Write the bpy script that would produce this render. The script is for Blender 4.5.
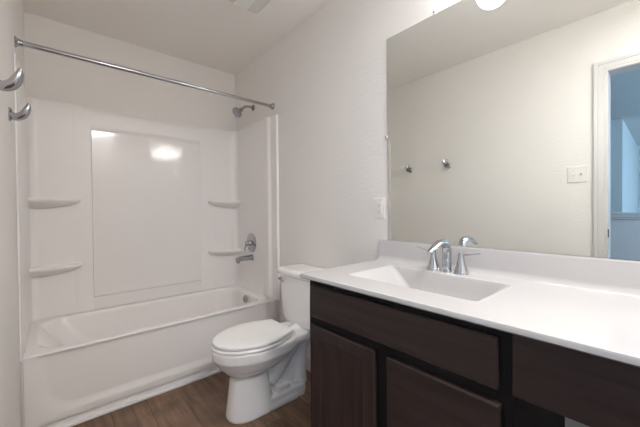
import bpy, bmesh, math, random
from mathutils import Vector, Matrix

S = bpy.context.scene
COL = S.collection
PI = math.pi
for o in list(bpy.data.objects):
    bpy.data.objects.remove(o)

# ------------------------------------------------------------------ camera, world, exposure
W, D, H = 1.524, 2.878, 2.527          # tub alcove width, back wall, ceiling height
YR = -0.75                             # wall behind the camera
YAW, PITCH, ROLL, F = 0.7144, -0.0111, 0.0092, 305.0
cy_, sy_ = math.cos(YAW), math.sin(YAW)
X_ = Vector((cy_, -sy_, 0)); F_ = Vector((sy_, cy_, 0)); U_ = Vector((0, 0, 1))
F2 = F_ * math.cos(PITCH) + U_ * math.sin(PITCH)
U2 = U_ * math.cos(PITCH) - F_ * math.sin(PITCH)
X3 = X_ * math.cos(ROLL) - U2 * math.sin(ROLL)
U3 = X_ * math.sin(ROLL) + U2 * math.cos(ROLL)
cam = bpy.data.cameras.new('camera')
cam.sensor_width = 36.0
cam.lens = F / 640.0 * 36.0
cam.clip_start = 0.02
camo = bpy.data.objects.new('camera', cam)
COL.objects.link(camo)
m3 = Matrix((X3, U3, -F2)).transposed()
camo.matrix_world = Matrix.Translation((0.1435, 0, 1.1631)) @ m3.to_4x4()
S.camera = camo

wd = bpy.data.worlds.new('daylight')
S.world = wd
wd.use_nodes = True
wd.node_tree.nodes['Background'].inputs[0].default_value = (0.36, 0.62, 0.96, 1)
wd.node_tree.nodes['Background'].inputs[1].default_value = 0.9

S.view_settings.view_transform = 'Standard'
S.view_settings.look = 'None'
S.view_settings.gamma = 1.0
S.view_settings.use_curve_mapping = False
S.view_settings.exposure = 2.6
LAMP = 3.5                            # emission of the glass shades
CEIL_FILL = 14.5                             # emission of the added fill lamp, unseen behind the camera
S.cycles.max_bounces = 16
S.cycles.diffuse_bounces = 12
S.cycles.glossy_bounces = 8
S.cycles.sample_clamp_indirect = 6.0
try:
    S.cycles.use_denoising = True
except Exception:
    pass

# ------------------------------------------------------------------ materials
def mat(name, col, rough=0.5, metal=0.0, spec=0.5, coat=0.0, bump=None, emit=None, var=None, stretch=None):
    m = bpy.data.materials.new(name)
    m.use_nodes = True
    nt = m.node_tree
    b = nt.nodes['Principled BSDF']
    b.inputs['Base Color'].default_value = (*col, 1)
    b.inputs['Roughness'].default_value = rough
    b.inputs['Metallic'].default_value = metal
    b.inputs['Specular IOR Level'].default_value = spec
    b.inputs['Coat Weight'].default_value = coat
    b.inputs['Coat Roughness'].default_value = 0.06
    if emit:
        b.inputs['Emission Color'].default_value = (*emit[0], 1)
        b.inputs['Emission Strength'].default_value = emit[1]
    tc = nt.nodes.new('ShaderNodeTexCoord')
    if var:                                   # slight tonal mottling: scale, amount
        n = nt.nodes.new('ShaderNodeTexNoise'); n.inputs['Scale'].default_value = var[0]
        nt.links.new(tc.outputs['Object'], n.inputs['Vector'])
        r = nt.nodes.new('ShaderNodeMapRange')
        r.inputs['To Min'].default_value = 1 - var[1]; r.inputs['To Max'].default_value = 1 + var[1]
        nt.links.new(n.outputs['Fac'], r.inputs['Value'])
        mx = nt.nodes.new('ShaderNodeVectorMath'); mx.operation = 'SCALE'
        mx.inputs[0].default_value = col
        nt.links.new(r.outputs[0], mx.inputs['Scale'])
        nt.links.new(mx.outputs[0], b.inputs['Base Color'])
    if bump:                                  # scale, strength, distance
        n = nt.nodes.new('ShaderNodeTexNoise'); n.inputs['Scale'].default_value = bump[0]
        n.inputs['Detail'].default_value = 3
        if stretch:
            mp = nt.nodes.new('ShaderNodeMapping'); mp.inputs['Scale'].default_value = stretch
            nt.links.new(tc.outputs['Object'], mp.inputs['Vector']); nt.links.new(mp.outputs[0], n.inputs['Vector'])
            n.inputs['Detail'].default_value = 1
        else:
            nt.links.new(tc.outputs['Object'], n.inputs['Vector'])
        bp = nt.nodes.new('ShaderNodeBump')
        bp.inputs['Strength'].default_value = bump[1]; bp.inputs['Distance'].default_value = bump[2]
        nt.links.new(n.outputs['Fac'], bp.inputs['Height'])
        nt.links.new(bp.outputs[0], b.inputs['Normal'])
    return m

def wood_floor():
    m = mat('vinyl_plank', (0.1, 0.07, 0.05), 0.42, spec=0.35)
    nt = m.node_tree; L = nt.links.new; b = nt.nodes['Principled BSDF']
    tc = nt.nodes.new('ShaderNodeTexCoord')
    sp = nt.nodes.new('ShaderNodeSeparateXYZ'); L(tc.outputs['Object'], sp.inputs[0])
    ax = nt.nodes.new('ShaderNodeMath'); ax.operation = 'ADD'; ax.inputs[1].default_value = 1.79; L(sp.outputs['X'], ax.inputs[0])
    ay = nt.nodes.new('ShaderNodeMath'); ay.operation = 'ADD'; ay.inputs[1].default_value = 3.45; L(sp.outputs['Y'], ay.inputs[0])
    cb = nt.nodes.new('ShaderNodeCombineXYZ'); L(ay.outputs[0], cb.inputs['X']); L(ax.outputs[0], cb.inputs['Y'])
    br = nt.nodes.new('ShaderNodeTexBrick')
    br.offset = 0.37; br.offset_frequency = 2
    br.inputs['Scale'].default_value = 1.0
    br.inputs['Brick Width'].default_value = 1.22; br.inputs['Row Height'].default_value = 0.18
    br.inputs['Mortar Size'].default_value = 0.0016; br.inputs['Mortar Smooth'].default_value = 0.2
    br.inputs['Color1'].default_value = (0.125, 0.071, 0.043, 1)
    br.inputs['Color2'].default_value = (0.250, 0.156, 0.100, 1)
    br.inputs['Mortar'].default_value = (0.045, 0.030, 0.022, 1)
    L(cb.outputs[0], br.inputs['Vector'])
    mp = nt.nodes.new('ShaderNodeMapping'); mp.inputs['Scale'].default_value = (15, 1.5, 1); L(tc.outputs['Object'], mp.inputs['Vector'])
    n = nt.nodes.new('ShaderNodeTexNoise'); n.inputs['Scale'].default_value = 2.2; n.inputs['Detail'].default_value = 6; n.inputs['Distortion'].default_value = 0.6
    L(mp.outputs[0], n.inputs['Vector'])
    n2 = nt.nodes.new('ShaderNodeTexNoise'); n2.inputs['Scale'].default_value = 5.0; n2.inputs['Detail'].default_value = 3
    L(tc.outputs['Object'], n2.inputs['Vector'])
    r = nt.nodes.new('ShaderNodeMapRange'); r.inputs['From Min'].default_value = .3; r.inputs['From Max'].default_value = .7
    r.inputs['To Min'].default_value = .66; r.inputs['To Max'].default_value = 1.26; L(n.outputs['Fac'], r.inputs['Value'])
    r2 = nt.nodes.new('ShaderNodeMapRange'); r2.inputs['From Min'].default_value = .3; r2.inputs['From Max'].default_value = .7
    r2.inputs['To Min'].default_value = .68; r2.inputs['To Max'].default_value = 1.28; L(n2.outputs['Fac'], r2.inputs['Value'])
    mu = nt.nodes.new('ShaderNodeMath'); mu.operation = 'MULTIPLY'; L(r.outputs[0], mu.inputs[0]); L(r2.outputs[0], mu.inputs[1])
    sc = nt.nodes.new('ShaderNodeVectorMath'); sc.operation = 'SCALE'; L(br.outputs['Color'], sc.inputs[0]); L(mu.outputs[0], sc.inputs['Scale'])
    L(sc.outputs[0], b.inputs['Base Color'])
    bp = nt.nodes.new('ShaderNodeBump'); bp.inputs['Strength'].default_value = .25; bp.inputs['Distance'].default_value = .002; bp.invert = True
    L(br.outputs['Fac'], bp.inputs['Height']); L(bp.outputs[0], b.inputs['Normal'])
    return m

def dark_wood(name, vertical=False):
    m = mat(name, (0.03, 0.02, 0.018), 0.38, spec=0.3)
    nt = m.node_tree; L = nt.links.new; b = nt.nodes['Principled BSDF']
    tc = nt.nodes.new('ShaderNodeTexCoord')
    mp = nt.nodes.new('ShaderNodeMapping')
    mp.inputs['Scale'].default_value = (20, 20, 1.5) if vertical else (20, 1.5, 24)
    L(tc.outputs['Object'], mp.inputs['Vector'])
    n = nt.nodes.new('ShaderNodeTexNoise'); n.inputs['Scale'].default_value = 1.8; n.inputs['Detail'].default_value = 7
    L(mp.outputs[0], n.inputs['Vector'])
    cr = nt.nodes.new('ShaderNodeValToRGB')
    cr.color_ramp.elements[0].position = .3; cr.color_ramp.elements[0].color = (0.025, 0.0160, 0.0148, 1)
    cr.color_ramp.elements[1].position = .72; cr.color_ramp.elements[1].color = (0.052, 0.0340, 0.0310, 1)
    L(n.outputs['Fac'], cr.inputs[0]); L(cr.outputs[0], b.inputs['Base Color'])
    return m

def mirror_mat():
    m = bpy.data.materials.new('silvered_glass'); m.use_nodes = True
    nt = m.node_tree; nt.nodes.clear()
    g = nt.nodes.new('ShaderNodeBsdfGlossy'); g.inputs['Color'].default_value = (0.91, 0.935, 0.915, 1); g.inputs['Roughness'].default_value = 0.0
    o = nt.nodes.new('ShaderNodeOutputMaterial'); nt.links.new(g.outputs[0], o.inputs[0])
    return m

M = dict(
    wall=mat('beige_wall_paint', (0.79, 0.765, 0.735), 0.55, spec=0.35, bump=(70, 0.5, 0.0035)),
    ceil=mat('ceiling_paint', (0.84, 0.815, 0.785), 0.75, spec=0.2, bump=(60, 0.25, 0.002)),
    hall=mat('hall_paint', (0.62, 0.60, 0.56), 0.7, spec=0.2),
    half=mat('grey_hall_paint', (0.40, 0.415, 0.425), 0.6, spec=0.2),
    trim=mat('white_gloss_trim', (0.62, 0.61, 0.60), 0.3),
    floor=wood_floor(),
    acrylic=mat('white_acrylic', (0.84, 0.815, 0.80), 0.18, spec=0.5),
    panel=mat('white_acrylic_sheet', (0.82, 0.795, 0.78), 0.10, spec=0.5, bump=(1.0, 0.5, 0.0065), stretch=(6.0, 1.0, 3.0)),
    moulded=mat('white_acrylic_moulding', (0.84, 0.815, 0.80), 0.30, spec=0.5),
    caulk=mat('white_caulk', (0.82, 0.82, 0.82), 0.4),
    china=mat('white_vitreous_china', (0.88, 0.865, 0.86), 0.1, spec=0.5, coat=0.3),
    seat=mat('white_seat_plastic', (0.90, 0.89, 0.88), 0.22),
    marble=mat('white_cultured_marble', (0.56, 0.548, 0.548), 0.16, spec=0.5, var=(9, 0.012)),
    chrome=mat('polished_chrome', (0.80, 0.81, 0.83), 0.07, metal=1.0),
    faucetm=mat('bright_chrome', (0.56, 0.57, 0.59), 0.06, metal=1.0),
    chromed=mat('dull_chrome', (0.44, 0.44, 0.46), 0.10, metal=1.0),
    nickel=mat('satin_nickel', (0.42, 0.40, 0.37), 0.25, metal=1.0),
    drainm=mat('chrome_drain', (0.6, 0.6, 0.6), 0.2, metal=1.0),
    wood=dark_wood('espresso_wood'),
    woodv=dark_wood('espresso_wood_upright', True),
    recess=mat('espresso_carcass_shaded', (0.010, 0.008, 0.008), 0.55, spec=0.22),  # darker than the fronts: shade of the gaps put into the colour
    plastic=mat('white_plastic', (0.76, 0.735, 0.715), 0.3),
    slot=mat('dark_slot', (0.05, 0.045, 0.04), 0.5),
    clip=mat('clear_plastic_clip', (0.75, 0.76, 0.76), 0.15),
    screw=mat('screw_steel', (0.2, 0.2, 0.2), 0.35, metal=0.8),
    fan=mat('fan_grille_white', (0.66, 0.66, 0.63), 0.5),
    lens=mat('fan_lens', (0.80, 0.83, 0.81), 0.25),
    mirror=mirror_mat(),
    edge=mat('ground_mirror_edge', (0.75, 0.80, 0.78), 0.15, metal=0.3),
    shade=mat('frosted_lit_shade', (0.9, 0.88, 0.84), 0.3, emit=((1.0, 0.985, 0.985), LAMP)),
    fill_lamp=mat('frosted_fill_lamp', (0.9, 0.88, 0.84), 0.3, emit=((1.0, 0.985, 0.985), CEIL_FILL)),
    label=mat('pale_label', (0.75, 0.6, 0.45), 0.5),
)

# ------------------------------------------------------------------ mesh helpers
def obj(name, bm, m, parent=None, smooth=35, bevel=None, loc=None):
    bmesh.ops.remove_doubles(bm, verts=bm.verts, dist=1e-6)
    bmesh.ops.recalc_face_normals(bm, faces=bm.faces)
    me = bpy.data.meshes.new(name)
    if parent:                                 # mesh coordinates relative to the thing's base
        bmesh.ops.translate(bm, vec=-parent_loc(parent), verts=bm.verts)
    bm.to_mesh(me); bm.free()
    me.materials.append(m)
    o = bpy.data.objects.new(name, me)
    COL.objects.link(o)
    if parent:
        o.parent = parent
    if smooth:
        for p in me.polygons: p.use_smooth = True
        me.set_sharp_from_angle(angle=math.radians(smooth))
    if bevel:
        b = o.modifiers.new('bevel', 'BEVEL'); b.width = bevel; b.segments = 3; b.limit_method = 'ANGLE'
        b.harden_normals = False
    if smooth:                                 # keep large flat faces flat beside small rounded edges
        w = o.modifiers.new('weighted', 'WEIGHTED_NORMAL'); w.keep_sharp = True; w.weight = 80
    return o

def parent_loc(p):
    v = Vector((0, 0, 0))
    while p:
        v = v + p.location
        p = p.parent
    return v

def thing(name, label, cat, loc=(0, 0, 0), group=None):
    o = bpy.data.objects.new(name, None)
    COL.objects.link(o); o.location = loc
    o['label'] = label; o['category'] = cat
    if group: o['group'] = group
    return o

def struct(o, label=None):
    o['kind'] = 'structure'
    if label: o['label'] = label
    return o

def box(bm, x0, x1, y0, y1, z0, z1):
    v = [bm.verts.new(p) for p in ((x0, y0, z0), (x1, y0, z0), (x1, y1, z0), (x0, y1, z0), (x0, y0, z1), (x1, y0, z1), (x1, y1, z1), (x0, y1, z1))]
    for f in ((0, 3, 2, 1), (4, 5, 6, 7), (0, 1, 5, 4), (1, 2, 6, 5), (2, 3, 7, 6), (3, 0, 4, 7)):
        bm.faces.new([v[i] for i in f])

def boxes(*bs):
    bm = bmesh.new()
    for b in bs: box(bm, *b)
    return bm

def loft(bm, rings, cap0=True, cap1=True, closed=True):
    vs = [[bm.verts.new(p) for p in r] for r in rings]
    n = len(vs[0])
    for a, b in zip(vs, vs[1:]):
        for i in range(n if closed else n - 1):
            j = (i + 1) % n
            bm.faces.new((a[i], a[j], b[j], b[i]))
    if cap0: bm.faces.new(vs[0][::-1])
    if cap1: bm.faces.new(vs[-1])
    return bm

def rrect(x0, x1, y0, y1, r, n=8):
    """rounded rectangle outline, 4*(n+1) points, (x, y)"""
    r = min(r, (x1 - x0) / 2 - 1e-5, (y1 - y0) / 2 - 1e-5)
    out = []
    for cx, cy, a0 in ((x1 - r, y1 - r, 0), (x0 + r, y1 - r, 90), (x0 + r, y0 + r, 180), (x1 - r, y0 + r, 270)):
        for k in range(n + 1):
            a = math.radians(a0 + 90 * k / n)
            out.append((cx + r * math.cos(a), cy + r * math.sin(a)))
    return out

def lathe(bm, prof, origin, axis, n=32):
    """prof: (distance along axis, radius)"""
    axis = Vector(axis).normalized()
    u = axis.orthogonal().normalized(); w = axis.cross(u)
    o = Vector(origin)
    rings = []
    for t, r in prof:
        r = max(r, 1e-4)
        rings.append([o + axis * t + (u * math.cos(2 * PI * k / n) + w * math.sin(2 * PI * k / n)) * r for k in range(n)])
    return loft(bm, rings)

def catmull(pts, k=6):
    P = [Vector(p) for p in pts]
    P = [P[0] * 2 - P[1]] + P + [P[-1] * 2 - P[-2]]
    out = []
    for i in range(1, len(P) - 2):
        for s in range(k):
            t = s / k
            a, b, c, d = P[i - 1], P[i], P[i + 1], P[i + 2]
            out.append(0.5 * ((2 * b) + (c - a) * t + (2 * a - 5 * b + 4 * c - d) * t * t + (3 * b - a - 3 * c + d) * t ** 3))
    out.append(P[-2])
    return out

def tube(bm, pts, rad, n=16, k=6, flat=None, side=None):
    """sweep; rad a number or list at the control points; flat scales the section along the 'side' normal"""
    path = catmull(pts, k) if k > 1 else [Vector(p) for p in pts]
    if isinstance(rad, (int, float)): rad = [rad] * len(pts)
    if isinstance(flat, (int, float)) or flat is None: flat = [flat or 1.0] * len(pts)
    def interp(a, i):
        t = i / max(1, len(path) - 1) * (len(a) - 1)
        j = min(int(t), len(a) - 2); f = t - j
        return a[j] * (1 - f) + a[j + 1] * f
    rings = []
    ref = Vector(side) if side else None
    prev = None
    for i, p in enumerate(path):
        d = (path[min(i + 1, len(path) - 1)] - path[max(i - 1, 0)]).normalized()
        if ref is not None: a = (ref - d * ref.dot(d)).normalized()
        elif prev is None: a = d.orthogonal().normalized()
        else: a = (prev - d * prev.dot(d)).normalized()
        prev = a
        b = d.cross(a)
        r = interp(rad, i); fl = interp(flat, i)
        rings.append([p + (a * math.cos(2 * PI * q / n) + b * math.sin(2 * PI * q / n) * fl) * r for q in range(n)])
    return loft(bm, rings)

# ------------------------------------------------------------------ the setting
T = 0.12
struct(obj('floor', boxes((-T, W + T, YR - T, D + T, -0.1, 0.0)), M['floor'], smooth=None))
struct(obj('ceiling', boxes((-T, W + T, YR - T, D + T, H, H + 0.1)), M['ceil'], smooth=None))
struct(obj('wall_right', boxes((W, W + T, YR - T, D + T, 0, H)), M['wall'], smooth=None))
struct(obj('wall_back', boxes((-T, W + T, D, D + T, 0, H)), M['wall'], smooth=None))
struct(obj('wall_rear', boxes((-T, W + T, YR - T, YR, 0, H)), M['wall'], smooth=None))
DY0, DY1, DZ = -0.52, 0.290, 2.105       # door opening in the left wall
struct(obj('wall_left', boxes((-T, 0, DY1, D + T, 0, H), (-T, 0, YR - T, DY0, 0, H), (-T, 0, DY0, DY1, DZ, H)), M['wall'], smooth=None))

def casing(xs, sgn):
    """moulded casing round the door opening, profile steps of width and thickness"""
    bm = bmesh.new()
    for a, b, t in ((0.0, 0.018, .010), (0.018, 0.050, .012), (0.050, 0.073, .016)):
        x0, x1 = sorted((xs, xs + sgn * t))
        box(bm, x0, x1, DY1 + a, DY1 + b, 0, DZ + b)
        box(bm, x0, x1, DY0 - b, DY0 - a, 0, DZ + b)
        box(bm, x0, x1, DY0 - a, DY1 + a, DZ + a, DZ + b)
    return bm
struct(obj('trim_1', casing(0.0, 1), M['trim'], bevel=0.002))
struct(obj('trim_2', casing(-T, -1), M['trim'], bevel=0.002))
jb = obj('trim_3', boxes((-T, 0, DY1 - .002, DY1, 0, DZ), (-T, 0, DY0, DY0 + .002, 0, DZ), (-T, 0, DY0, DY1, DZ - .002, DZ)), M['trim'])
struct(jb)
sp_ = obj('strike_plate', boxes((-.030, .012, DY1 - .004, DY1 - .0015, .955, 1.012)), M['slot'], jb)
sp_['label'] = 'dark metal strike plate'

def base_prof(x, sgn, y0, y1):
    bm = bmesh.new()
    pr = [(0, 0), (.013, 0), (.013, .060), (.010, .066), (.010, .074), (.005, .084), (0, .086)]
    rings = [[(x + sgn * a, y, z) for a, z in pr] for y in (y0, y1)]
    return loft(bm, rings)
struct(obj('baseboard_right', base_prof(W, -1, 1.045, 2.10), M['trim'], smooth=20))
struct(obj('baseboard_left', base_prof(0, 1, DY1 + .075, 2.10), M['trim'], smooth=20))

# hall beyond the doorway (seen only in the mirror)
struct(obj('floor_hall', boxes((-7.0, -T, -3.2, 3.2, -0.1, 0.0)), M['floor'], smooth=None))
struct(obj('ceiling_hall', boxes((-7.0, -T, -3.2, 3.2, H, H + .1)), M['hall'], smooth=None))
struct(obj('wall_hall', boxes((-3.84, -3.72, 0.50, 3.2, 0, H), (-7.0, -3.84, 0.50, 0.62, 0, H)), M['hall'], smooth=None))
struct(obj('wall_landing', boxes((-7.1, -7.0, -3.2, .62, 0, H), (-3.72, -T, 3.2, 3.3, 0, H)), M['hall'], smooth=None))
hw = struct(obj('wall_half', boxes((-1.42, -1.30, -3.2, 3.2, 0, 1.065)), M['half'], smooth=None))
struct(obj('trim_4', boxes((-1.445, -1.275, -3.2, 3.2, 1.065, 1.090), (-1.435, -1.285, -3.2, 3.2, 1.045, 1.065), (-1.45, -1.27, -3.2, 3.2, 1.090, 1.112)), M['half'], bevel=.003))
wb = bmesh.new()
for x in (-7.0, -5.5, -4.0, -2.5, -1.0): box(wb, x - .04, x + .04, -3.26, -3.2, 0, H)
for z in (.05, .9, H - .05): box(wb, -7.0, -T, -3.25, -3.21, z - .04, z + .04)
struct(obj('window_1', wb, M['trim']))

# ------------------------------------------------------------------ bathtub
def tub_ring(x0, x1, y0, y1, r, z):
    return [(x, y, z) for x, y in rrect(x0, x1, y0, y1, r, 10)]
TY = 2.138
tub = thing('bathtub', 'white alcove bathtub with a smooth recessed apron, along the back wall', 'bathtub', (W / 2, TY, 0))
bm = bmesh.new()
ex0, ex1, ey1 = 0.004, W - 0.004, D - 0.004
loft(bm, [
    tub_ring(ex0, ex1, TY + .030, ey1, .006, .4202),
    tub_ring(ex0, ex1, TY, ey1, .008, .4202),
    tub_ring(ex0, ex1, TY, ey1, .010, .4245),
    tub_ring(ex0 + .002, ex1 - .002, TY + .002, ey1 - .004, .012, .4285),
    tub_ring(ex0 + .006, ex1 - .006, TY + .007, ey1 - .010, .014, .431),
    tub_ring(.050, 1.440, TY + .050, 2.795, .13, .430),
    tub_ring(.064, 1.430, TY + .062, 2.787, .13, .424),
    tub_ring(.080, 1.420, TY + .074, 2.780, .13, .405),
    tub_ring(.190, 1.395, TY + .100, 2.760, .13, .25),
    tub_ring(.245, 1.372, TY + .125, 2.745, .13, .13),
    tub_ring(.260, 1.345, TY + .150, 2.725, .13, .095),
    tub_ring(.320, 1.300, TY + .200, 2.700, .12, .082),
], cap0=False)
obj('tub_shell', bm, M['acrylic'], tub, smooth=50)
# apron: flat front with a shallow recess whose lower corners are well rounded
bm = bmesh.new()
def ap_ring(x0, x1, z0, z1, r, y): return [(x, y, z) for x, z in rrect(x0, x1, z0, z1, r, 12)]
AZ = .058
def ap_low(d, z0, y): return [(x, y, min(z, .4190 - d * .002)) for x, _, z in ap_ring(d, W - d, z0, .66, .13, y)]
loft(bm, [ap_ring(.004, W - .004, AZ, .4198, .002, TY + .05), ap_ring(.004, W - .004, AZ, .4198, .002, TY),
          ap_low(.055, .086, TY), ap_low(.070, .100, TY + .004), ap_low(.092, .120, TY + .013), ap_low(.110, .136, TY + .016)], cap0=False)
obj('apron', bm, M['acrylic'], tub, smooth=60)
bm = bmesh.new()
box(bm, .004, W - .004, TY + .020, TY + .05, 0, .0585)
obj('base_ledge', bm, M['acrylic'], tub, smooth=25)
obj('caulk_bead', boxes((.004, W - .004, TY - .008, TY + .021, 0, .014)), M['caulk'], tub, bevel=.003)
bm = bmesh.new()
lathe(bm, [(0, .034), (.006, .034), (.010, .030), (.012, .012), (.018, .012), (.018, 0)], (1.402, 2.47, .385), (-1, 0, .12))
ov = obj('overflow_plate', bm, M['chromed'], tub)
bm = bmesh.new(); lathe(bm, [(0, .035), (.004, .034), (.006, .026), (.005, 0)], (1.20, 2.46, .081), (0, 0, 1)); obj('drain', bm, M['chrome'], tub)

# ------------------------------------------------------------------ tub surround
ZB, ZT = .4325, 1.945
sur = thing('tub_surround', 'glossy white three piece tub surround with moulded corner shelves', 'tub surround', (W / 2, D, ZB))
PX0, PX1, PZ0 = .352, 1.152, .530
YF, YP = D - .042, D - .053                  # frame face, raised middle panel
bm = bmesh.new()
def zprof(pr, x0, x1):
    loft(bm, [[(x, y, z) for y, z in pr] for x in (x0, x1)])
edge = [(D - .003, ZT - .003), (D - .003, ZB)]
frame = [(YF, ZB), (YF, ZT - .030), (YF + .003, ZT - .012), (YF + .010, ZT - .003)] + edge
for x0, x1 in ((.26, PX0 + .004), (PX1 - .004, 1.24)):
    bm = bmesh.new(); zprof(frame, x0, x1)
    obj('panel_border', bm, M['moulded'], sur, smooth=22)
bm = bmesh.new()
zprof([(YF, 1.7855), (YF - .009, 1.7855), (YF - .004, 1.803), (YF - .003, 1.815), (YF - .003, 1.905), (YF, 1.925), (YF + .010, ZT - .003), (D - .003, ZT - .003), (D - .003, 1.7855)], PX0, PX1)
obj('panel_border', bm, M['moulded'], sur, smooth=22)
bm = bmesh.new()
zprof([(YF, ZB), (YF, PZ0 - .004), (YP + .003, PZ0), (YP, PZ0 + .006), (YP, 1.770), (YP + .002, 1.785), (D - .003, 1.785), (D - .003, ZB)], PX0, PX1)
obj('back_panel', bm, M['panel'], sur, smooth=22, bevel=.003)
def side_panel(mirror):
    fx = (lambda x: (W - x) * .4 if W - x < .04 else W - x - .024) if mirror else (lambda x: x)
    pr = [(W - .002, 2.098), (W - .018, 2.098), (W - .022, 2.103), (W - .022, 2.107), (W - .016, 2.124), (W - .014, 2.185), (W - .020, 2.200), (W - .030, 2.210), (W - .036, 2.225), (W - .036, 2.262),
          (W - .030, 2.280), (W - .022, 2.288), (W - .022, D - .10)]
    R = .062
    for k in range(0, 9):
        a = PI / 2 * k / 8
        pr.append((W - .022 - R + R * math.cos(a), D - .038 - R + R * math.sin(a)))
    pr += [(1.26, D - .040), (1.235, D - .042), (1.222, D - .040), (1.215, D - .033), (1.215, D - .003), (W - .002, D - .003)]
    bm = bmesh.new()
    def ring(z, d):
        c = Vector((W + .0, D + .0))
        return [(fx(p[0] + d * (1 if p[0] < W - .01 else 0) * .6), p[1] + (d * .6 if p[1] > 2.099 and p[1] < D - .01 else 0), z) for p in pr]
    loft(bm, [ring(ZB, 0), ring(ZT - .010, 0), ring(ZT - .004, .004), ring(ZT, .010)])
    o = obj('side_panel', bm, M['moulded'], sur, smooth=28)
    return o, fx
def shelf(par, fx, z):
    bm = bmesh.new()
    cx, cy = W - .012, D - .030
    def ring(a, b, zz, n=22):
        pts = [(fx(cx), cy, zz)]
        for k in range(n + 1):
            t = PI / 2 * k / n
            e = 2 / 4.2
            pts.append((fx(cx - a * math.cos(t) ** e), cy - b * math.sin(t) ** e, zz))
        return pts
    loft(bm, [ring(.10, .03, z - .070), ring(.20, .060, z - .054), ring(.268, .085, z - .036), ring(.286, .098, z - .028), ring(.296, .106, z - .018), ring(.296, .106, z - .006), ring(.290, .101, z), ring(.278, .090, z - .001), ring(.270, .083, z - .004)])
    obj('corner_shelf', bm, M['moulded'], par, smooth=50)
for mir in (False, True):
    sp, fx = side_panel(mir)
    for z in (1.262, .797): shelf(sp, fx, z)
# painted filler strip on the wall in front of the tub, floor to panel
for n, x0, x1 in ((5, W - .012, W), (6, 0, .012)):
    struct(obj('trim_%d' % n, boxes((x0, x1, 2.100, 2.125, 0.0, ZB)), M['trim'], bevel=.003))

# ------------------------------------------------------------------ curtain rod
RY, RZ = 2.180, 2.030
rod = thing('shower_curtain_rod', 'straight chrome shower curtain rod spanning the tub alcove', 'curtain rod', (W / 2, RY, RZ))
bm = bmesh.new(); tube(bm, [(.004, RY, RZ), (W * .55, RY, RZ)], .0135, 20, 1); tube(bm, [(W * .55, RY, RZ), (W - .004, RY, RZ)], .0118, 20, 1)
obj('rod', bm, M['chromed'], rod)
for x, d in ((0, 1), (W, -1)):
    bm = bmesh.new(); lathe(bm, [(0, .028), (.004, .028), (.008, .022), (.016, .018), (.028, .016), (.030, .013)], (x, RY, RZ), (d, 0, 0))
    obj('flange', bm, M['chromed'], rod)

# ------------------------------------------------------------------ shower fittings
SY = 2.512
sh = thing('wall_shower', 'satin nickel shower head on a bent arm above the tub', 'shower head', (W, SY, 2.104))
bm = bmesh.new(); lathe(bm, [(0, .030), (.003, .030), (.008, .024), (.014, .014)], (W, SY, 2.104), (-1, 0, 0)); obj('flange', bm, M['nickel'], sh)
bm = bmesh.new(); tube(bm, [(W, SY, 2.104), (W - .045, SY, 2.107), (W - .085, SY, 2.094), (W - .115, SY, 2.064)], .0105, 16); obj('arm', bm, M['nickel'], sh)
hd = Vector((-.78, -.12, -.62)).normalized(); h0 = Vector((W - .108, SY, 2.071))
bm = bmesh.new(); lathe(bm, [(0, .012), (.010, .018), (.022, .018), (.030, .016), (.044, .026), (.060, .043), (.068, .047), (.078, .047), (.081, .044)], h0, hd)
head = obj('head', bm, M['nickel'], sh)
bm = bmesh.new(); lathe(bm, [(.079, .040), (.083, .039), (.085, .020), (.085, 0)], h0, hd)
fc = obj('spray_face', bm, M['chromed'], head)

vl = thing('shower_valve', 'round chrome shower valve plate with a lever, above the tub spout', 'shower valve', (W - .022, SY + .02, .868))
vo = Vector((W - .022, SY + .02, .868))
bm = bmesh.new(); lathe(bm, [(0, .088), (.003, .088), (.007, .084), (.009, .070), (.012, .060), (.014, .030)], vo, (-1, 0, 0), 40); obj('plate', bm, M['chromed'], vl)
bm = bmesh.new(); lathe(bm, [(.010, .028), (.030, .024), (.034, .020), (.052, .019), (.060, .016), (.062, 0)], vo, (-1, 0, 0)); hb = obj('hub', bm, M['chromed'], vl)
bm = bmesh.new(); tube(bm, [vo + Vector((-.050, 0, 0)), vo + Vector((-.062, -.01, -.012)), vo + Vector((-.075, -.022, -.035)), vo + Vector((-.088, -.030, -.062))], [.010, .009, .008, .006], 14); obj('lever', bm, M['chromed'], vl)

tsx = thing('tub_spout', 'short chrome tub spout below the shower valve', 'tub spout', (W - .022, SY + .01, .735))
s0 = Vector((W - .022, SY + .01, .735))
bm = bmesh.new(); tube(bm, [s0, s0 + Vector((-.04, 0, 0)), s0 + Vector((-.100, 0, 0)), s0 + Vector((-.140, 0, -.002)), s0 + Vector((-.158, 0, -.004))], [.025, .024, .022, .021, .015], 20); obj('spout_body', bm, M['chromed'], tsx)
bm = bmesh.new(); lathe(bm, [(0, .018), (.030, .016), (.034, .013), (.034, 0)], s0 + Vector((-.138, 0, -.004)), (0, 0, -1)); obj('spout_tip', bm, M['chromed'], tsx)
bm = bmesh.new(); lathe(bm, [(0, .030), (.004, .030), (.008, .027)], s0, (-1, 0, 0)); obj('collar', bm, M['chromed'], tsx)

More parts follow.
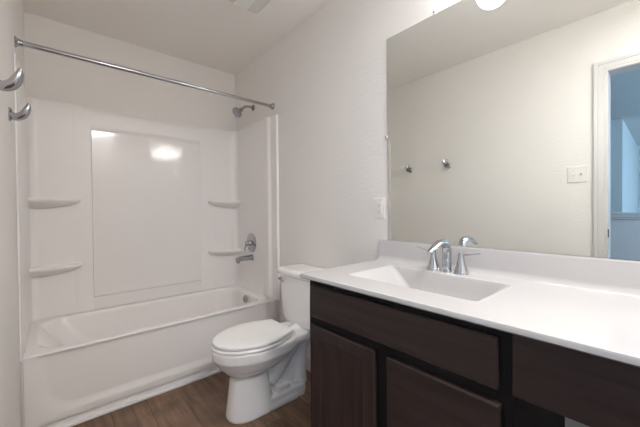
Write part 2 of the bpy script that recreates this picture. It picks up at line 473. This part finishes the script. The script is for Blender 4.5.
# ------------------------------------------------------------------ toilet
TYC = 1.610
toi = thing('toilet', 'white two piece toilet with its lid closed, between vanity and bathtub', 'toilet', (1.18, TYC, 0))
def egg(xf, xr, hw, z, n=40, pf=2.0, pr=2.6, cxf=.52):
    """plan outline: elongated front at xf (towards -x), blunter rear at xr"""
    xc = xf + (xr - xf) * cxf
    out = []
    for k in range(n):
        a = 2 * PI * k / n
        c, s = math.cos(a), math.sin(a)
        p = pr if c > 0 else pf
        L = (xr - xc) if c > 0 else (xc - xf)
        out.append((xc + L * math.copysign(abs(c) ** (2 / p), c), TYC + hw * math.copysign(abs(s) ** (2 / p), s), z))
    return out
bm = bmesh.new()
loft(bm, [egg(.848, 1.115, .098, 0.0, pf=2.3, pr=4), egg(.846, 1.115, .100, .012, pf=2.3, pr=4), egg(.852, 1.108, .096, .06, pf=2.3, pr=4), egg(.864, 1.088, .087, .16, pf=2.3, pr=4), egg(.872, 1.080, .082, .228, pf=2.2, pr=3.5),
          egg(.868, 1.10, .088, .240), egg(.842, 1.16, .118, .262), egg(.810, 1.22, .150, .297), egg(.786, 1.26, .171, .336), egg(.774, 1.28, .179, .352), egg(.770, 1.29, .181, .395), egg(.775, 1.285, .177, .405)])
# deck under the tank
def deck(x0, x1, h0, h1, z0, z1):
    r = []
    for x, h in ((x0, h0), ((x0 + x1) / 2, (h0 + h1) / 2), (x1, h1)):
        r.append([(x, TYC + y, z) for y, z in rrect(-h, h, z0, z1, .02, 4)])
    return loft(bm, r)
deck(1.17, 1.40, .158, .110, .352, .405)
deck(1.36, 1.505, .112, .108, .352, .405)
# rear foot
loft(bm, [egg(1.00, 1.375, .098, 0, pf=4, pr=2.6), egg(1.00, 1.375, .099, .02, pf=4, pr=2.6), egg(1.00, 1.372, .094, .034, pf=4, pr=2.6)])
# bolt shoulders: a low block with a raised step on either side of the foot
for z0, z1, x0, x1, h in ((0, .078, 1.02, 1.335, .090), (.05, .118, 1.12, 1.225, .080)):
    loft(bm, [[(x, y + TYC, z0) for x, y in rrect(x0, x1, -h, h, .02, 5)], [(x, y + TYC, z1 - .012) for x, y in rrect(x0, x1, -h, h, .02, 5)], [(x, y + TYC, z1) for x, y in rrect(x0 + .012, x1 - .012, -h + .012, h - .012, .02, 5)]])
# trapway: from the back of the bowl down and forward, and the rear leg under the deck
for sx in (-1, 1):
    tube(bm, [(1.31, TYC + sx * .018, .36), (1.235, TYC + sx * .022, .27), (1.155, TYC + sx * .025, .19), (1.09, TYC + sx * .026, .145)], [.050, .046, .046, .050], 16)
tube(bm, [(1.37, TYC, .37), (1.335, TYC, .26), (1.322, TYC, .16), (1.318, TYC, .05)], [.078, .064, .062, .072], 18)
tube(bm, [(1.16, TYC, .31), (1.30, TYC, .345), (1.42, TYC, .37)], [.070, .070, .07], 16)
box(bm, 1.06, 1.30, TYC - .030, TYC + .030, .05, .33)
bowl = obj('bowl', bm, M['china'], toi, smooth=None)
rm = bowl.modifiers.new('remesh', 'REMESH'); rm.mode = 'VOXEL'; rm.voxel_size = .005; rm.use_smooth_shade = True
sm = bowl.modifiers.new('smooth', 'CORRECTIVE_SMOOTH') if False else bowl.modifiers.new('smooth', 'SMOOTH')
sm.factor = .5; sm.iterations = 3
# seat ring and lid: same outline, flat cut at the hinge
def lid_ring(xf, xr, hw, z, hr=.118, n=30, cx=1.035):
    out = []
    pts = []
    for k in range(n + 1):                       # far rear corner round the front to the near rear corner
        t = k / n
        a = PI * (0.5 + t)                        # 90..270 deg: front half
        pts.append((cx + (cx - xf) * math.cos(a), TYC + hw * math.sin(a), z))
    rear = [(cx + (xr - cx) * q, TYC + (hw + (hr - hw) * q ** 1.5), z) for q in (1, .97, .8, .6, .4, .2)]
    rear2 = [(x, 2 * TYC - y, z) for x, y, z in rear[::-1]]
    return rear + pts + rear2
bm = bmesh.new()
XR = 1.208
loft(bm, [lid_ring(.778, XR, .176, .404), lid_ring(.772, XR, .181, .408), lid_ring(.770, XR, .183, .418), lid_ring(.774, XR, .180, .4225), lid_ring(.784, XR, .172, .4240)])
obj('seat', bm, M['seat'], toi, smooth=40)
bm = bmesh.new()
loft(bm, [lid_ring(.812, XR - .02, .146, .4235, hr=.095), lid_ring(.810, XR - .02, .148, .4285, hr=.097), lid_ring(.780, XR + .006, .174, .4295), lid_ring(.776, XR + .006, .178, .435), lid_ring(.776, XR + .006, .178, .441), lid_ring(.780, XR + .004, .174, .447),
          lid_ring(.795, XR, .162, .450, hr=.106), lid_ring(.86, XR - .06, .11, .452, hr=.07)])
obj('lid', bm, M['seat'], toi, smooth=40)
for s in (-1, 1):
    bm = bmesh.new(); tube(bm, [(1.222, TYC + s * .055, .424), (1.222, TYC + s * .100, .424)], .013, 14, 1); box(bm, 1.214, 1.246, TYC + s * .077 - .02, TYC + s * .077 + .02, .402, .420)
    obj('hinge', bm, M['seat'], toi, bevel=.002)
# tank
def tk(xf, hw, z, r=.045, bow=.018, xr=1.512):
    out = []
    for x, y in rrect(xf, xr, -hw, hw, r, 8):
        f = max(0.0, 1 - (y / hw) ** 2) * (1 if x < (xf + xr) / 2 else 0)
        out.append((x - bow * f, TYC + y, z))
    return out
def dens(ring):                                  # add points along the straight sides so the front can bow
    out = []
    for i, p in enumerate(ring):
        q = ring[(i + 1) % len(ring)]
        out.append(p)
        d = Vector(q) - Vector(p)
        if d.length > .05:
            for k in range(1, 8): out.append(tuple(Vector(p) + d * k / 8))
    return out
def tkd(xf, hw, z, r=.045, bow=.018, xr=1.512):
    base = dens([(x, y, 0) for x, y in rrect(xf, xr, -hw, hw, r, 8)])
    return [(x - bow * max(0, 1 - (y / hw) ** 2) * (1 if x < (xf + xr) / 2 else 0), TYC + y, z) for x, y, _ in base]
bm = bmesh.new()
loft(bm, [tkd(1.352, .176, .404, .03), tkd(1.344, .186, .412, .04), tkd(1.338, .194, .45), tkd(1.328, .214, .70), tkd(1.328, .215, .722)])
tank = obj('tank', bm, M['china'], toi, smooth=40)
bm = bmesh.new()
loft(bm, [tkd(1.324, .219, .722), tkd(1.318, .226, .726), tkd(1.314, .230, .738), tkd(1.314, .230, .752), tkd(1.320, .224, .762), tkd(1.334, .212, .767), tkd(1.37, .18, .769)])
obj('tank_lid', bm, M['china'], toi, smooth=40)
bm = bmesh.new(); fy = TYC + .172
lathe(bm, [(0, .016), (.008, .016), (.012, .012), (.012, 0)], (1.330, fy, .690), (-1, 0, 0), 20)
tube(bm, [(1.312, fy + .006, .692), (1.308, fy - .02, .688), (1.306, fy - .050, .680)], [.009, .008, .006], 12)
fl = obj('flush_lever', bm, M['chromed'], toi); fl['label'] = 'small chrome flush lever'
for s in (-1, 1):
    bm = bmesh.new(); lathe(bm, [(0, .016), (.014, .015), (.022, .010), (.024, 0)], (1.270, TYC + s * .062, .074), (0, 0, 1), 18); obj('bolt_cap', bm, M['china'], toi)
# ------------------------------------------------------------------ vanity cabinet
VX = 0.975                                       # face frame
FX = 0.955                                       # front faces
VY0, VY1, VZ = 0.250, 1.030, 0.866
van = thing('vanity_cabinet', 'dark espresso wood vanity cabinet under the white countertop', 'cabinet', (1.25, (VY0 + VY1) / 2, 0))
bm = bmesh.new()
box(bm, VX, W - .004, VY0, VY1, .10, .735)
box(bm, VX, VX + .02, VY0, VY1, .735, VZ)
box(bm, VX + .02, W - .004, VY0, VY0 + .016, .735, VZ)
box(bm, VX + .02, W - .004, VY1 - .016, VY1, .735, VZ)
box(bm, VX + .06, W - .004, VY0 + .002, VY1 - .002, 0, .10)
obj('carcass', bm, M['recess'], van, bevel=.0015)
def slab(y0, y1, z0, z1):
    bm = bmesh.new()
    loft(bm, [[(FX + .018 + .002, y, z) for y, z in rrect(y0, y1, z0, z1, .002, 3)], [(FX + .006, y, z) for y, z in rrect(y0, y1, z0, z1, .002, 3)],
              [(FX, y, z) for y, z in rrect(y0 + .005, y1 - .005, z0 + .005, z1 - .005, .002, 3)]])
    return bm
def shaker(y0, y1, z0, z1, st=.052):
    bm = bmesh.new()
    R = lambda d, x: [(x, y, z) for y, z in rrect(y0 + d, y1 - d, z0 + d, z1 - d, .0015, 3)]
    loft(bm, [R(0, FX + .020), R(0, FX + .005), R(.004, FX), R(st - .006, FX), R(st, FX + .003), R(st + .003, FX + .008), R(st + .010, FX + .008)])
    return bm
obj('false_front', slab(.279, 1.004, .712, .846), M['wood'], van, smooth=25)
obj('door', shaker(.664, 1.004, .125, .680), M['woodv'], van, smooth=25)
obj('drawer', slab(.275, .614, .410, .680), M['wood'], van, smooth=25)
obj('drawer', slab(.275, .614, .125, .385), M['wood'], van, smooth=25)
obj('knee_space_apron', boxes((FX + .004, FX + .022, YR + .004, VY0 - .002, .716, VZ)), M['wood'], van, bevel=.002)

# ------------------------------------------------------------------ countertop with the sink
ct = thing('vanity_countertop', 'glossy white countertop with moulded rectangular sink and backsplash', 'countertop', (1.25, .15, .867))
CX0, CX1, CY0, CY1, CZ = .947, W - .003, YR + .004, 1.071, .888
bm = bmesh.new()
n = 8
def cr(x0, x1, y0, y1, r, z): return [(x, y, z) for x, y in rrect(x0, x1, y0, y1, r, n)]
loft(bm, [cr(CX0 + .03, CX1, CY0, CY1 - .03, .004, VZ + .001), cr(CX0 + .006, CX1, CY0, CY1 - .006, .004, VZ + .001), cr(CX0, CX1, CY0, CY1, .006, VZ + .006), cr(CX0, CX1, CY0, CY1, .006, CZ - .007), cr(CX0 + .002, CX1, CY0, CY1 - .002, .006, CZ - .002), cr(CX0 + .008, CX1, CY0, CY1 - .008, .006, CZ),
          cr(1.078, 1.398, .374, .914, .022, CZ), cr(1.083, 1.393, .382, .908, .020, CZ - .004)], cap0=False, cap1=False)
obj('counter_slab', bm, M['marble'], ct, smooth=40)
bm = bmesh.new()
loft(bm, [cr(1.083, 1.393, .382, .908, .020, CZ - .004), cr(1.090, 1.388, .392, .888, .026, CZ - .018), cr(1.098, 1.380, .420, .840, .030, CZ - .062),
          cr(1.108, 1.372, .438, .800, .034, CZ - .098), cr(1.124, 1.356, .458, .772, .040, CZ - .112), cr(1.16, 1.33, .50, .73, .04, CZ - .117)], cap0=False)
obj('sink_basin', bm, M['marble'], ct, smooth=50)
bm = bmesh.new()
bz = .994
rings = []
for y, d in ((CY0, 0), (CY1 - .006, 0), (CY1, .006)):
    pr = [(CX1, CZ - .004), (CX1 - .040 + d, CZ - .004), (CX1 - .029 + d, CZ + .003), (CX1 - .021 + d, CZ + .014), (CX1 - .018 + d, CZ + .026), (CX1 - .018 + d, bz - .006 - d), (CX1 - .013 + d, bz - d), (CX1, bz - d)]
    rings.append([(x, y, z) for x, z in pr])
loft(bm, rings)
obj('backsplash', bm, M['marble'], ct, smooth=50)
bm = bmesh.new(); lathe(bm, [(0, .030), (.003, .030), (.004, .022), (.002, .020), (.002, 0)], (1.25, .62, CZ - .1175), (0, 0, 1)); obj('sink_drain', bm, M['chrome'], ct)

# ------------------------------------------------------------------ faucet
FCX = 1.441
fa = thing('faucet', 'polished chrome two handle faucet behind the sink', 'faucet', (FCX, .647, CZ))
bm = bmesh.new(); b0 = Vector((FCX, .647, CZ))
tube(bm, [b0, b0 + Vector((.001, 0, .05)), b0 + Vector((0, 0, .095)), b0 + Vector((-.018, 0, .123)), b0 + Vector((-.060, 0, .130)), b0 + Vector((-.105, 0, .117)), b0 + Vector((-.150, 0, .098))],
     [.021, .019, .019, .0205, .019, .0155, .011], 18, 7, flat=[1, 1, 1, .9, .75, .65, .6], side=(0, 1, 0))
lathe(bm, [(0, .023), (.008, .022), (.014, .018)], b0, (0, 0, 1), 24)
obj('spout', bm, M['faucetm'], fa, smooth=50)
def handle(y, tip):
    hb_ = Vector((FCX, y, CZ))
    bm = bmesh.new(); lathe(bm, [(0, .031), (.010, .0295), (.012, .0275), (.014, .0275), (.032, .021), (.052, .015), (.072, .0115), (.080, .0125), (.087, .011), (.090, 0)], hb_, (0, 0, 1), 24)
    h = obj('handle', bm, M['faucetm'], fa, smooth=40)
    bm = bmesh.new(); t0 = hb_ + Vector((0, 0, .080)); t1 = Vector(tip)
    mid = t0.lerp(t1, .5) + Vector((0, 0, -.002))
    tube(bm, [t0, mid, t1], [.009, .0075, .006], 12, 8, flat=[.7, .4, .35], side=(1, 0, 0)); obj('lever', bm, M['faucetm'], h, smooth=50)
handle(.710, (FCX - .020, .781, CZ + .100))
handle(.585, (FCX + .004, .509, CZ + .092))

# ------------------------------------------------------------------ mirror
ML, MR, MB, MT = 1.018, -.70, .996, 2.090
mi = thing('wall_mirror', 'large frameless wall mirror above the countertop', 'mirror', (W, (ML + MR) / 2, MB))
bm = boxes((W - .006, W, MR, ML, MB, MT)); g = obj('glass', bm, M['mirror'], mi, smooth=None)
g.data.materials.append(M['edge'])
for p in g.data.polygons:
    if abs(p.normal.x) < .5: p.material_index = 1
def mclip(y, z, dy, dz):
    bm = bmesh.new(); box(bm, W - .0095, W, y - .008 + dy * .006, y + .008 + dy * .006, z - .008 + dz * .006, z + .008 + dz * .006)
    c = obj('clip', bm, M['clip'], mi, bevel=.002)
    bm = bmesh.new(); lathe(bm, [(0, .0045), (.0015, .004), (.002, 0)], (W - .0095, y + dy * .008, z + dz * .008), (-1, 0, 0), 12); obj('screw', bm, M['slot'], c)
mclip(.742, MT, 0, 1); mclip(ML, 1.559, 1, 0); mclip(-.40, MT, 0, 1)

# ------------------------------------------------------------------ wall plates
ou = thing('wall_outlet', 'white duplex wall outlet beside the mirror, above the countertop end', 'outlet', (W, 1.078, 1.170))
bm = bmesh.new(); R = lambda d, x: [(x, y, z) for y, z in rrect(1.042 + d, 1.114 - d, 1.113 + d, 1.228 - d, .004, 3)]
loft(bm, [R(0, W), R(0, W - .003), R(.003, W - .006)]); obj('cover_plate', bm, M['plastic'], ou)
bm = bmesh.new(); R = lambda d, x: [(x, y, z) for y, z in rrect(1.061 + d, 1.095 - d, 1.137 + d, 1.204 - d, .003, 3)]
loft(bm, [R(0, W - .004), R(0, W - .0072), R(.001, W - .008)]); rc = obj('receptacle', bm, M['plastic'], ou)
bm = bmesh.new()
for z in (1.188, 1.153):
    for y, h in ((1.072, .0085), (1.084, .007)): box(bm, W - .0083, W - .0075, y - .001, y + .001, z - h / 2, z + h / 2)
    lathe(bm, [(0, .0022), (.0004, .0022)], (W - .0079, 1.078, z - .011), (-1, 0, 0), 8)
obj('slots', bm, M['slot'], rc)

sw = thing('light_switch', 'white double light switch plate beside the door casing, seen in the mirror', 'light switch', (0, .454, 1.408))
bm = bmesh.new(); R = lambda d, x: [(x, y, z) for y, z in rrect(.396 + d, .512 - d, 1.349 + d, 1.466 - d, .005, 3)]
loft(bm, [R(0, 0), R(0, .003), R(.003, .006)]); cp = obj('cover_plate', bm, M['plastic'], sw)
for y, up in ((.431, 1), (.477, -1)):
    bm = bmesh.new(); loft(bm, [[(.005, y - .005, 1.408 - .011), (.005, y + .005, 1.408 - .011), (.005, y + .005, 1.408 + .011), (.005, y - .005, 1.408 + .011)],
                                [(.018, y - .004, 1.408 + up * .008 - .003), (.018, y + .004, 1.408 + up * .008 - .003), (.018, y + .004, 1.408 + up * .008 + .003), (.018, y - .004, 1.408 + up * .008 + .003)]])
    obj('toggle', bm, M['plastic'], sw)
    for z in (1.378, 1.438):
        bm = bmesh.new(); lathe(bm, [(0, .003), (.0015, .0025)], (.006, y, z), (1, 0, 0), 10)
        obj('screw', bm, M['plastic'], cp)

# ------------------------------------------------------------------ robe hooks on the left wall
def robe_hook(y, z, label):
    t = thing('robe_hook', label, 'hook', (0, y, z), 'chrome robe hooks on the left wall')
    bm = bmesh.new()
    loft(bm, [[(x, y + a, z + b) for a, b in rrect(-.019 + d, .019 - d, -.029 + d, .029 - d, .018, 6)] for x, d in ((0, 0), (.004, 0), (.007, .003), (.011, .009))])
    obj('back_plate', bm, M['chromed'], t, smooth=40)
    for s in (-1, 1):
        bm = bmesh.new()
        tube(bm, [(.004, y + s * .004, z - .002), (.022, y + s * .008, z - .008), (.042, y + s * .013, z + .002), (.056, y + s * .018, z + .026), (.064, y + s * .021, z + .052)], [.0145, .0145, .014, .012, .0055], 16, 6)
        obj('prong', bm, M['chromed'], t, smooth=50)
robe_hook(1.842, 1.583, 'chrome double robe hook nearer the tub, farther from the doorway')
robe_hook(1.420, 1.583, 'chrome double robe hook nearer the doorway, cut by the left photo edge')

# ------------------------------------------------------------------ exhaust fan in the ceiling
fx0, fx1, fy0, fy1 = .915, 1.212, 1.590, 1.872
ef = thing('exhaust_fan', 'white ceiling exhaust fan grille with a pale lens, unlit', 'exhaust fan', ((fx0 + fx1) / 2, (fy0 + fy1) / 2, H))
bm = bmesh.new(); R = lambda d, z: [(x, y, z) for x, y in rrect(fx0 + d, fx1 - d, fy0 + d, fy1 - d, .03, 6)]
loft(bm, [R(0, H), R(0, H - .010), R(.006, H - .018), R(.030, H - .026)]); obj('grille', bm, M['fan'], ef, smooth=40)
bm = bmesh.new(); R = lambda d, z: [(x, y, z) for x, y in rrect(1.035 + d, 1.130 - d, fy0 + .02 + d, fy1 - .010 - d, .01, 4)]
loft(bm, [R(0, H - .012), R(0, H - .026), R(.010, H - .032)]); ln = obj('lens', bm, M['lens'], ef, smooth=40); ln['label'] = 'pale glassy lens panel'

# ------------------------------------------------------------------ vanity light above the mirror
LY = (.520, .300, .080)  # first globe shows in the mirror; the other two are added for light
vlt = thing('vanity_light', 'lit round white glass globe light fixed above the mirror top, two unseen globes added', 'wall light', (W, .30, 2.24))
bm = bmesh.new(); R = lambda d, x: [(x, y, z) for y, z in rrect(-.02 + d, .62 - d, 2.215 + d, 2.305 - d, .02, 5)]
loft(bm, [R(0, W), R(0, W - .018), R(.006, W - .024)]); obj('back_plate', bm, M['nickel'], vlt)
for y in LY:
    bm = bmesh.new(); tube(bm, [(W - .02, y, 2.26), (W - .07, y, 2.262), (1.42, y, 2.245), (1.42, y, 2.205)], .009, 12); lathe(bm, [(0, .022), (-.03, .024), (-.034, .02)], (1.42, y, 2.215), (0, 0, 1), 20)
    obj('arm', bm, M['nickel'], vlt)
    bm = bmesh.new()
    lathe(bm, [(-.066 * math.cos(a), .066 * math.sin(a)) for a in [PI * k / 16 for k in range(17)]], (1.42, y, 2.121), (0, 0, 1), 28)
    obj('globe_shade', bm, M['shade'], vlt, smooth=80)

# ------------------------------------------------------------------ added ceiling fill lamp, unseen behind the camera, brightens the room
cl = thing('added_fill_lamp', 'added round flush fill lamp on the ceiling near the doorway, unseen, lit', 'fill light', (.72, -.42, H))
bm = bmesh.new(); lathe(bm, [(0, .19), (.050, .19), (.056, .186), (.056, .176), (.048, .174)], (.72, -.42, H), (0, 0, -1), 40); obj('fill_lamp_base', bm, M['nickel'], cl)
bm = bmesh.new(); lathe(bm, [(.046, .174), (.050, .172), (.054, .15), (.058, .08), (.059, 0)], (.72, -.42, H), (0, 0, -1), 40); obj('fill_diffuser', bm, M['fill_lamp'], cl, smooth=60)
